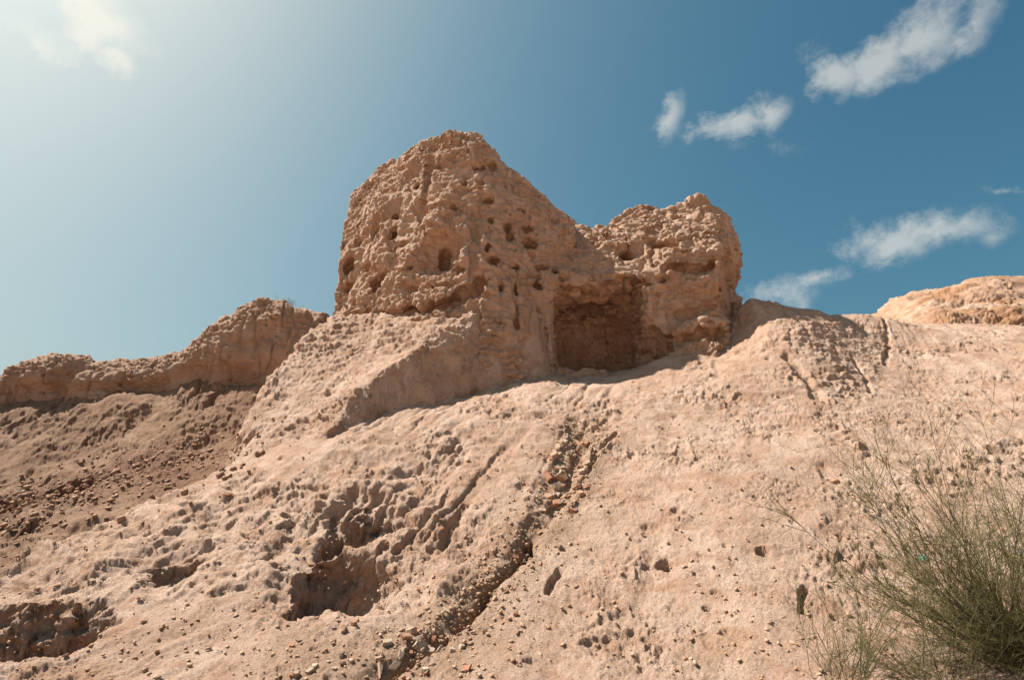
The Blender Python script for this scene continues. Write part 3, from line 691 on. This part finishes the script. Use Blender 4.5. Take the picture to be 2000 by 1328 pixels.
def ruin_detail(Vv, Fv, amp=1.0):
    Nn = normals(Vv, Fv)
    q = Vv + .10 * np.stack([perlin(Vv, 2.2, 1.0), perlin(Vv, 2.2, 2.0), perlin(Vv, 2.2, 4.0)], -1)
    rough = sstep(fbm(Vv, .8, 2, 221.0) + .38 * (Nn @ np.array([-.75, -.25, .3])), -.08, .34)
    d = .09 * fbm(Vv, 1.7, 3, 211.0)
    b = np.abs(fbm(q * np.array([1, 1, 1.3]), 2.7, 3, 241.0)); d += (.03 + .13 * rough) * (np.minimum(b, .3) - .15)
    b = np.abs(fbm(q * np.array([1, 1, 1.6]), 6.5, 3, 341.0, .6)); d += (.012 + .10 * rough) * (.14 - np.minimum(b, .32))
    d += (.008 + .03 * rough) * fbm(q * np.array([1, 1, 1.5]), 15.0, 3, 231.0, .65)
    f2, r2 = worley(q * np.array([1, 1, 1.2]), 6.5, 8.0); f2 = f2 + .25 * perlin(Vv, 12.0, 3.0)
    d -= .09 * (r2 < .10) * sstep(.42 - f2, 0, .25) * (.25 + rough)
    zz = Vv[:, 2] + .10 * fbm(Vv, 1.2, 2, 251.0); ph = (zz / .15) % 1.0; lip = np.where(ph < .78, ph / .78, (1 - ph) / .22)
    d += .034 * lip * sstep(fbm(Vv, 1.0, 2, 261.0), -.1, .25)
    flute = np.abs(fbm(Vv * np.array([1, 1, .16]), 2.6, 2, 271.0)); d -= .06 * np.clip(.12 - flute, 0, 1) / .12 * (1 - .6 * rough)
    S = np.zeros((len(Vv), 3)); S[:, 0] = .35 * sstep(fbm(Vv, 1.3, 3, 281.0), .05, .4)
    S[:, 2] = np.clip(.42 * sstep(fbm(Vv * np.array([1, 1, 2.0]), 2.2, 3, 291.0), .12, .4) + .25 * sstep(fbm(Vv, 4.0, 2, 295.0), .1, .35), 0, 1)
    return Vv + Nn * (d * amp)[:, None], S
ij = np.clip(((Vr[Fr[:, 0]] - [ax_x[0], ax_y[0], ax_z[0]]) / H).round().astype(int), 0, np.array(f.shape) - 1)
fc = comp[ij[:, 0], ij[:, 1], ij[:, 2]]
keep = np.ones(len(Fr), bool)
Vr, Sr = ruin_detail(Vr, Fr)
for k, nm, lb in ((0, 'main_tower', None), (1, 'side_tower', None), (2, 'cave_wall', None)):
    submesh(nm, Vr, Fr, Sr, (fc == k) & keep, M_RUIN, RUIN)

# ------------------------------------------------------------------ low wall on the left ridge
H2 = .065
wx_ = np.arange(-17.5, -3.4, H2); wy_ = np.arange(12.3, 16.9, H2); wz_ = np.arange(3.2, 9.2, H2)
X, Y, Z = np.meshgrid(wx_, wy_, wz_, indexing='ij')
tops = [(-250,800,14.0),(-60,790,14.2),(0,772,14.4),(40,738,14.5),(90,703,14.6),(150,697,14.7),(198,714,14.8),(270,708,14.9),(320,702,14.9),(372,698,14.9),(420,655,14.9),(450,625,14.9),(482,600,14.9),(530,588,14.9),(568,598,14.9),(600,612,15.0),(640,622,15.0),(720,640,15.0)]
TW = np.array([at(*t) for t in tops])
cl = np.interp(wx_, TW[:, 0], TW[:, 1])[:, None, None]; tp = np.interp(wx_, TW[:, 0], TW[:, 2])[:, None, None]
p3 = np.stack([X, Y, Z], -1).reshape(-1, 3)
lo = fbm(p3, .7, 3, 301.0).reshape(X.shape)
gz = hz(X[:, :, 0], np.full_like(X[:, :, 0], 14.2))[:, :, None]
hh = np.clip((Z - gz) / np.maximum(tp - gz, .3), 0, 1.2)
halfw = .80 * np.sqrt(np.clip(1.12 - hh ** 2, 0.0, 1)) + .12 - .14 * np.exp(-((hh - .06) / .14) ** 2)
fw = smax(np.abs(Y - cl - .1) - halfw, Z - tp, .10) + .22 * lo + .10 * np.minimum(np.abs(fbm(p3, 1.9, 2, 311.0)).reshape(X.shape), .3) - .06
Vw, Fw = surface_nets(fw, (wx_[0], wy_[0], wz_[0]), H2)
_ctr = Vw[Fw].mean(1); Vw, Fw = compact(Vw, Fw[_ctr[:, 2] > hz(_ctr[:, 0], np.minimum(_ctr[:, 1], 14.4)) - .5]); Vw, Fw = refine(Vw, Fw)
Vw, Sw = ruin_detail(Vw, Fw, 1.5); Sw[:, 0] = np.clip(Sw[:, 0] + .25, 0, 1)
wall = submesh('eroded_wall', Vw, Fw, Sw, np.ones(len(Fw), bool), M_RUIN)
tag(wall, 'long low eroded mud wall with two humps on the ridge at left', 'wall')


# ------------------------------------------------------------------ surface lookup for small things
_sx, _sy, _sh = -13.5, 3.2, .03
SZ = hz(*np.meshgrid(np.arange(_sx, 12, _sh), np.arange(_sy, 16, _sh), indexing='ij'))
_ii = ((VG[:, 0] - _sx) / _sh).round().astype(int); _jj = ((VG[:, 1] - _sy) / _sh).round().astype(int)
_m = (_ii >= 0) & (_ii < SZ.shape[0]) & (_jj >= 0) & (_jj < SZ.shape[1]); SZ[_ii[_m], _jj[_m]] = VG[_m, 2]
def gz_(x, y):
    i = np.clip(((np.asarray(x) - _sx) / _sh).round().astype(int), 0, SZ.shape[0] - 1); j = np.clip(((np.asarray(y) - _sy) / _sh).round().astype(int), 0, SZ.shape[1] - 1)
    return SZ[i, j]
def land(px, py):
    d_ = ray(px, py); d_ = d_ / d_[1]; t = np.linspace(3.3, 15.8, 2500); q = CAM + t[:, None] * d_
    k = np.nonzero(q[:, 2] < gz_(q[:, 0], q[:, 1]))[0]
    return q[k[0]] if len(k) else np.array([0, 6, -5.0])
def gnorm(x, y, e=.12):
    n = np.array([gz_(x - e, y) - gz_(x + e, y), gz_(x, y - e) - gz_(x, y + e), 2 * e]); return Vector(n).normalized()

def plain(name, cols, scale=30.0, rough=.9, bump=.3):
    m, nt, b = mat_new(name); N = nt.nodes.new; L = nt.links.new
    tcn = N('ShaderNodeTexCoord'); oi = N('ShaderNodeObjectInfo')
    n = N('ShaderNodeTexNoise'); L(tcn.outputs['Object'], n.inputs['Vector']); n.inputs['Scale'].default_value = scale; n.inputs['Detail'].default_value = 4
    ad = N('ShaderNodeMath'); ad.operation = 'MULTIPLY_ADD'; L(oi.outputs['Random'], ad.inputs[0]); ad.inputs[1].default_value = .8
    sc_ = N('ShaderNodeMath'); sc_.operation = 'MULTIPLY_ADD'; L(n.outputs[0], sc_.inputs[0]); sc_.inputs[1].default_value = .5; sc_.inputs[2].default_value = -.15
    L(sc_.outputs[0], ad.inputs[2])
    r = N('ShaderNodeValToRGB'); L(ad.outputs[0], r.inputs[0])
    e = r.color_ramp.elements
    for k, c in enumerate(cols):
        if k < 2: e[k].position = k / (len(cols) - 1); e[k].color = (*c, 1)
        else:
            q = e.new(k / (len(cols) - 1)); q.color = (*c, 1)
    e[1].position = 1 / (len(cols) - 1)
    L(r.outputs[0], b.inputs['Base Color']); b.inputs['Roughness'].default_value = rough
    bp = N('ShaderNodeBump'); L(n.outputs[0], bp.inputs['Height']); bp.inputs['Strength'].default_value = bump; bp.inputs['Distance'].default_value = .01; L(bp.outputs[0], b.inputs['Normal'])
    return m
M_SHARD = plain('terracotta', [(.42, .27, .18), (.38, .20, .12), (.38, .165, .095), (.42, .29, .20), (.33, .19, .125)], 40)
M_STONE = plain('dusty_stone', [(.46, .34, .25), (.40, .28, .2), (.34, .235, .17)], 30)
def shard_mesh(seed, flat=.4, long=1.3):
    rr = np.random.RandomState(seed); n = rr.randint(4, 7); a = np.sort(rr.uniform(0, 2 * np.pi, n)); a = np.linspace(0, 2 * np.pi, n, endpoint=False) + rr.uniform(-.35, .35, n)
    R = rr.uniform(.55, 1.2, n); rings = []
    for zz, sc_ in ((-flat, .95), (-flat * .3, 1.0), (flat * .6, .98), (flat, .9)):
        rings.append(np.stack([np.cos(a) * R * sc_ * long + rr.uniform(-.05, .05, n), np.sin(a) * R * sc_ + rr.uniform(-.05, .05, n), np.full(n, zz) + rr.uniform(-.09, .09, n)], 1))
    Vs = np.concatenate(rings) * .5; me = bpy.data.meshes.new('shard'); fs = [tuple(range(n))[::-1], tuple(3 * n + k for k in range(n))]
    for q in range(3):
        for k in range(n): fs.append((q * n + k, q * n + (k + 1) % n, (q + 1) * n + (k + 1) % n, (q + 1) * n + k))
    me.from_pydata([tuple(v) for v in Vs], [], fs); me.update(); return me
SH = [shard_mesh(k, f_, l_) for k, (f_, l_) in enumerate([(.35, 1.3), (.45, 1.1), (.3, 1.6), (.55, 1.2), (.4, 1.4), (.28, 1.2), (.6, 1.5), (.38, 1.8)])]
ST = [m.copy() for m in SH]
for m in SH: m.materials.append(M_SHARD)
for m in ST: m.materials.append(M_STONE)
rnd = random.Random(11)
def drop(name, me, q, size, tilt=.5, sink=.25, yaw=None, scale=None):
    o = bpy.data.objects.new(name, me); COL.objects.link(o)
    n = gnorm(q[0], q[1]); n = (n + Vector((rnd.uniform(-1, 1), rnd.uniform(-1, 1), 0)) * tilt * .5).normalized()
    rot = n.to_track_quat('Z', 'Y').to_matrix() @ Matrix.Rotation(rnd.uniform(0, 6.28) if yaw is None else yaw, 3, 'Z')
    o.rotation_euler = rot.to_euler(); o.scale = scale if scale else (size, size * rnd.uniform(.8, 1.1), size * rnd.uniform(.8, 1.3))
    o.location = Vector(tuple(q)) + n * size * .22 - n * size * sink * .3
    return o
# individually told apart
for nm, mats, px, py, scl, yaw, lab, cat in [
  ('brick_slab', SH[7], 742, 1296, (.16, .05, .06), 1.0, 'long brown brick slab lying in the gully at the bottom edge', 'brick'),
  ('flat_stone', ST[0], 772, 1300, (.13, .08, .05), .3, 'flat grey brown stone beside the long brick slab', 'stone'),
  ('brick_chunk', SH[3], 1094, 914, (.17, .12, .12), .4, 'large red brick chunk at the top of the gully rubble', 'brick'),
  ('flat_stone', ST[2], 1150, 733, (.34, .2, .09), .1, 'pale flat stone lying on the shaded cave floor', 'stone'),
  ('brick_fragment', SH[4], 1632, 942, (.09, .13, .12), .5, 'rust red brick fragment stuck in the right slope', 'brick'),
  ('brick_fragment', SH[2], 1625, 1135, (.07, .03, .03), .2, 'bright orange brick fragment below the right slope pits', 'brick'),
  ('potsherd', SH[5], 860, 1033, (.11, .07, .05), .8, 'orange potsherd on the edge of the left side rills', 'potsherd'),
  ('potsherd', SH[0], 447, 966, (.13, .07, .05), .1, 'small red potsherd alone on the pale left shoulder', 'potsherd'),
  ('brick_chunk', ST[3], 820, 1262, (.12, .1, .1), .9, 'squat stone lodged where the lower gully forks', 'stone'),
  ('pale_pebble', ST[1], 1615, 936, (.05, .04, .04), .2, 'tiny whitish pebble left of the rust red fragment', 'pebble')]:
    q = land(px, py); o = drop(nm, mats, q, max(scl) * .5, .3, .2, yaw, scl); tag(o, lab, cat)
# rubble one can count
def scatter(zone, n, label, group, smin_, smax_, name='brick_shard', stones=.5):
    for k in range(n):
        px, py = zone(); q = land(px, py)
        size = smin_ + (smax_ - smin_) * rnd.random() ** 2.2
        o = drop(name, rnd.choice(ST if rnd.random() < stones else SH), q, size, .9, .3)
        tag(o, label, 'rubble', group)
def along(pts, w):
    P_ = np.array(pts, float)
    def z_():
        t = rnd.random() * (len(P_) - 1); k = int(t); c = P_[k] + (P_[k + 1] - P_[k]) * (t - k); return c[0] + rnd.gauss(0, w), c[1] + rnd.gauss(0, w * .6)
    return z_
scatter(along([(1140,850),(1115,900),(1095,950),(1070,1000)], 26), 100, 'dusty brick shard in the rubble filling the upper gully', 'brick rubble in the upper gully', .018, .15)
scatter(along([(1050,1010),(980,1110),(900,1200),(820,1270),(740,1320)], 60), 60, 'brick shard along the banks of the lower gully', 'brick shards along the lower gully', .02, .085, stones=.45)
scatter(lambda: (rnd.uniform(560, 960), rnd.uniform(1215, 1326)), 60, 'brick shard strewn on the sandy floor left of the gully foot', 'brick shards on the sandy floor', .015, .075, stones=.45)
# loose stuff nobody could count
def stuff(name, label, cat, n, zone, smin_, smax_, mat, lift=.2):
    Vs, Fs, off = [], [], 0; base = []
    for m in SH[:6]:
        v = np.array([q.co[:] for q in m.vertices]); m.calc_loop_triangles(); t = np.array([q.vertices[:] for q in m.loop_triangles]); base.append((v, t))
    for k in range(n):
        px, py = zone(); q = land(px, py) if py is not None else px
        v, t = base[k % 6]; sz = smin_ + (smax_ - smin_) * rnd.random() ** 2.5
        R_ = np.array(gnorm(q[0], q[1]).to_track_quat('Z', 'Y').to_matrix() @ Matrix.Rotation(rnd.uniform(0, 6.28), 3, 'Z') @ Matrix.Rotation(rnd.uniform(-.6, .6), 3, 'X'))
        Vs.append((v * sz) @ R_.T + q + np.array([0, 0, sz * lift])); Fs.append(t + off); off += len(v)
    me = np_mesh(name, np.concatenate(Vs), np.concatenate(Fs), False); o = link(name, me, mat); tag(o, label, cat, kind='stuff')
def rubble_mat(name, a, b):
    m, nt, bs = mat_new(name); N = nt.nodes.new; L = nt.links.new; g = N('ShaderNodeNewGeometry'); r = N('ShaderNodeValToRGB'); L(g.outputs['Random Per Island'], r.inputs[0])
    e = r.color_ramp.elements; e[0].color = (*a, 1); e[1].color = (*b, 1); q = e.new(.5); q.color = (.36, .22, .14, 1); bs.inputs['Roughness'].default_value = .95; L(r.outputs[0], bs.inputs['Base Color']); return m
stuff('slope_rubble', 'red brown brick rubble strewn over the dark side slope', 'rubble', 1100, along([(-20,1010),(80,985),(180,950),(300,915),(470,880)], 42), .012, .10, rubble_mat('slope_rubble', (.26, .125, .08), (.28, .18, .12)))
stuff('grit', 'fine grit and crumbs scattered over the pale slope', 'grit', 2600, lambda: (rnd.uniform(0, 2000), 640 + 690 * rnd.random() ** .6), .008, .045, rubble_mat('grit', (.46, .31, .21), (.36, .19, .11)))
stuff('gully_grit', 'fine crumbs packed along the gully', 'grit', 1500, along([(1140,830),(1115,900),(1070,1000),(980,1110),(900,1200),(760,1300)], 34), .008, .045, rubble_mat('gully_grit', (.40, .22, .13), (.44, .30, .20)))

# ------------------------------------------------------------------ bricks on the ledge inside the cave
for px, py, scl, lab in [(1098,606,(.20,.11,.075),'pale brick on the ledge at the back of the cave'),(1104,598,(.17,.10,.065),'smaller pale brick on top of the brick on the cave ledge'),(1127,610,(.11,.08,.05),'small brick alone right of the pair on the cave ledge')]:
    q, d_ = s_hit(px, py)
    o = bpy.data.objects.new('cave_brick', ST[1 if scl[0] > .15 else 3]); COL.objects.link(o); o.scale = scl; o.location = tuple(q - np.array([0, .05, 0])); o.rotation_euler = (0, 0, rnd.uniform(-.3, .3)); tag(o, lab, 'brick')

# ------------------------------------------------------------------ shrubs
def tube(Vs, Fs, off, P_, r0, r1):
    n = len(P_); T = np.gradient(P_, axis=0); T /= np.linalg.norm(T, axis=1)[:, None] + 1e-9
    a = np.cross(T, [.31, .87, .39]); a /= np.linalg.norm(a, axis=1)[:, None] + 1e-9; b = np.cross(T, a); r = np.linspace(r0, r1, n)[:, None]
    for k in range(3):
        t = 2 * math.pi * k / 3; Vs.append(P_ + (a * math.cos(t) + b * math.sin(t)) * r)
    i = np.arange(n - 1)
    for k in range(3):
        k2 = (k + 1) % 3; Fs.append(np.stack([off + k * n + i, off + k2 * n + i, off + k2 * n + i + 1, off + k * n + i + 1], 1))
    return off + 3 * n
def grow(rr, p0, d0, L_, n, wob, up):
    P_ = [np.array(p0, float)]; d_ = np.array(d0, float) / np.linalg.norm(d0)
    for k in range(n - 1):
        d_ = d_ + rr.normal(size=3) * wob + np.array([0, 0, up]); d_ /= np.linalg.norm(d_); P_.append(P_[-1] + d_ * L_ / (n - 1))
    return np.array(P_)
def branch_mesh(rr, d0, L_, nsub, ntwig, rad):
    Vs, Fs, off = [], [], 0; col = []
    def add(P_, r0, r1, c):
        nonlocal off
        o0 = off; off = tube(Vs, Fs, off, P_, r0, r1); col.append(np.full(off - o0, c))
    M_ = grow(rr, (rr.uniform(-.05, .05), rr.uniform(-.05, .05), -.08), d0, L_, 12, .10, .035); add(M_, rad, rad * .35, 0.0)
    for s_ in range(nsub):
        t = rr.uniform(.12, .97); k = min(int(t * 11), 10); p0 = M_[k] + (M_[k + 1] - M_[k]) * (t * 11 - k); dm = M_[k + 1] - M_[k]; dm /= np.linalg.norm(dm)
        ds = dm + rr.normal(size=3) * .48; l2 = L_ * rr.uniform(.16, .42) * (1.15 - .55 * t)
        S_ = grow(rr, p0, ds, l2, 8, .13, .03); add(S_, rad * .5, rad * .24, .4)
        for w_ in range(ntwig):
            t2 = rr.uniform(.1, 1); k2 = min(int(t2 * 7), 6); p1 = S_[k2] + (S_[k2 + 1] - S_[k2]) * (t2 * 7 - k2); dd = S_[k2 + 1] - S_[k2]; dd /= np.linalg.norm(dd)
            T_ = grow(rr, p1, dd + rr.normal(size=3) * .62, l2 * rr.uniform(.2, .6), 5, .15, .02); add(T_, rad * .27, rad * .17, 1.0)
    me = np_mesh('branch', np.concatenate(Vs), np.concatenate(Fs)); c = np.concatenate(col); vcol(me, 'age', np.stack([c, c, c], 1)); return me
def twig_mat(name, stem, tip):
    m, nt, b = mat_new(name); N = nt.nodes.new; L = nt.links.new
    a_ = N('ShaderNodeAttribute'); a_.attribute_name = 'age'; g = N('ShaderNodeNewGeometry'); r = N('ShaderNodeMath'); r.operation = 'MULTIPLY_ADD'
    L(g.outputs['Random Per Island'], r.inputs[0]); r.inputs[1].default_value = .5; r.inputs[2].default_value = .6
    x_ = N('ShaderNodeMix'); x_.data_type = 'RGBA'; L(a_.outputs['Fac'], x_.inputs[0]); x_.inputs[6].default_value = (*stem, 1); x_.inputs[7].default_value = (*tip, 1)
    y_ = N('ShaderNodeVectorMath'); y_.operation = 'SCALE'; L(x_.outputs[2], y_.inputs[0]); L(r.outputs[0], y_.inputs['Scale']); L(y_.outputs[0], b.inputs['Base Color']); b.inputs['Roughness'].default_value = .7
    return m
M_TWIG = twig_mat('broom_twigs', (.085, .065, .035), (.19, .165, .065)); M_TUFT = twig_mat('yellow_tuft', (.16, .14, .05), (.36, .34, .08))
def shrub(name, loc, label, n, lean, spread, L0, L1, nsub, ntwig, rad, seed, mat=M_TWIG):
    rr = np.random.RandomState(seed); root = empty(name, loc); tag(root, label, 'shrub')
    for k in range(n):
        d0 = np.array(lean) + np.array([rr.normal() * spread, rr.normal() * spread * .8, rr.uniform(-.15, .25)])
        o = link('branch', branch_mesh(rr, d0, rr.uniform(L0, L1), nsub, ntwig, rad * rr.uniform(.7, 1.2)), mat, root, (rr.uniform(-.1, .1), rr.uniform(-.1, .1), 0))
    return root
def foot(px, py): q = hit(px, py); return (q[0], q[1], q[2] - .03)
shrub('broom_shrub', foot(2010, 1310), 'tall leafless broom shrub at the right edge, reaching up over the slope', 34, (-.2, .05, 1.0), .55, .85, 2.0, 16, 6, .005, 3)
shrub('broom_shrub', foot(2030, 1290), 'thick tangled broom shrub cut by the lower right corner', 50, (-.4, -.05, .65), .62, .6, 1.35, 19, 8, .0042, 8)
shrub('broom_shrub', foot(1655, 1350), 'low sparse broom shrub at the bottom edge right of centre', 22, (.03, .0, .9), .60, .45, 1.0, 11, 5, .0036, 5)
shrub('broom_shrub', foot(1860, 1345), 'small twiggy broom shrub between the low shrub and the tall one', 24, (-.1, .0, .75), .75, .4, .85, 14, 6, .0034, 9)
def top_of_wall(px):
    x_ = at(px, 600, 14.9)[0]; m_ = np.abs(Vw[:, 0] - x_) < .1; k = np.argmax(np.where(m_, Vw[:, 2], -99)); return tuple(Vw[k])
shrub('grass_tuft', top_of_wall(548), 'tiny yellow green tuft on the higher hump of the left wall', 12, (0, 0, .6), .8, .12, .26, 6, 3, .004, 21, M_TUFT)
shrub('grass_tuft', top_of_wall(574), 'small grey green plant on the crest just right of the yellow tuft', 14, (0, 0, .8), .7, .15, .32, 6, 3, .004, 22)

# ------------------------------------------------------------------ litter
def crumple(name, q, r, mat, seed, label, cat, squash=(1, .7, .8)):
    import bmesh
    bm = bmesh.new(); bmesh.ops.create_icosphere(bm, subdivisions=4, radius=1.0); me = bpy.data.meshes.new(name); bm.to_mesh(me); bm.free()
    v = np.array([c.co[:] for c in me.vertices]); f_, _r = worley(v, 1.6, seed); k = np.abs(fbm(v, 2.1, 3, seed)); v = v * (.72 + .75 * k + .25 * (f_ - .5))[:, None] * np.array(squash) * r
    me.vertices.foreach_set('co', v.astype(np.float32).ravel()); me.update()
    o = link(name, me, mat); o.location = (q[0], q[1], q[2] + r * .3); tag(o, label, cat); return o
def plastic(name, col, tr, rough):
    m, nt, b = mat_new(name); b.inputs['Base Color'].default_value = (*col, 1); b.inputs['Roughness'].default_value = rough; b.inputs['Transmission Weight'].default_value = tr
    b.inputs['Specular IOR Level'].default_value = .5
    n = nt.nodes.new('ShaderNodeTexNoise'); n.inputs['Scale'].default_value = 40; bp = nt.nodes.new('ShaderNodeBump'); bp.inputs['Strength'].default_value = .4; nt.links.new(n.outputs[0], bp.inputs['Height']); nt.links.new(bp.outputs[0], b.inputs['Normal']); return m
M_BAG = plastic('green_plastic', (.20, .42, .30), .25, .3)
crumple('plastic_bag', land(1805, 1095), .055, M_BAG, 3.0, 'crumpled pale green plastic bag beside the tall shrub', 'bag')
crumple('plastic_scrap', land(1864, 1060), .026, plastic('teal_plastic', (.10, .32, .28), .2, .3), 7.0, 'small teal plastic scrap up right of the green bag', 'litter', (1, .6, .5))
M_PET = plastic('clear_plastic', (.85, .9, .9), .8, .12)
bt = empty('plastic_bottle', land(1978, 1082)); bt.rotation_euler = (math.radians(80), 0, math.radians(70)); tag(bt, 'clear plastic bottle lying by the tall shrub at the right edge', 'bottle')
def lathe(name, prof, mat, parent):
    n = 20; Vs = []
    for r, z in prof:
        for k in range(n): Vs.append((r * math.cos(2 * math.pi * k / n), r * math.sin(2 * math.pi * k / n), z))
    Fs = [(j * n + k, j * n + (k + 1) % n, (j + 1) * n + (k + 1) % n, (j + 1) * n + k) for j in range(len(prof) - 1) for k in range(n)]
    return link(name, np_mesh(name, Vs, Fs), mat, parent, (0, 0, .03))
lathe('body', [(0.001, 0), (.028, .002), (.031, .015), (.031, .06), (.027, .075), (.031, .09), (.031, .13), (.024, .155), (.012, .175), (.0115, .185)], M_PET, bt)
lathe('cap', [(.0135, .183), (.0135, .199), (.001, .2)], plastic('white_cap', (.8, .82, .82), 0, .4), bt)
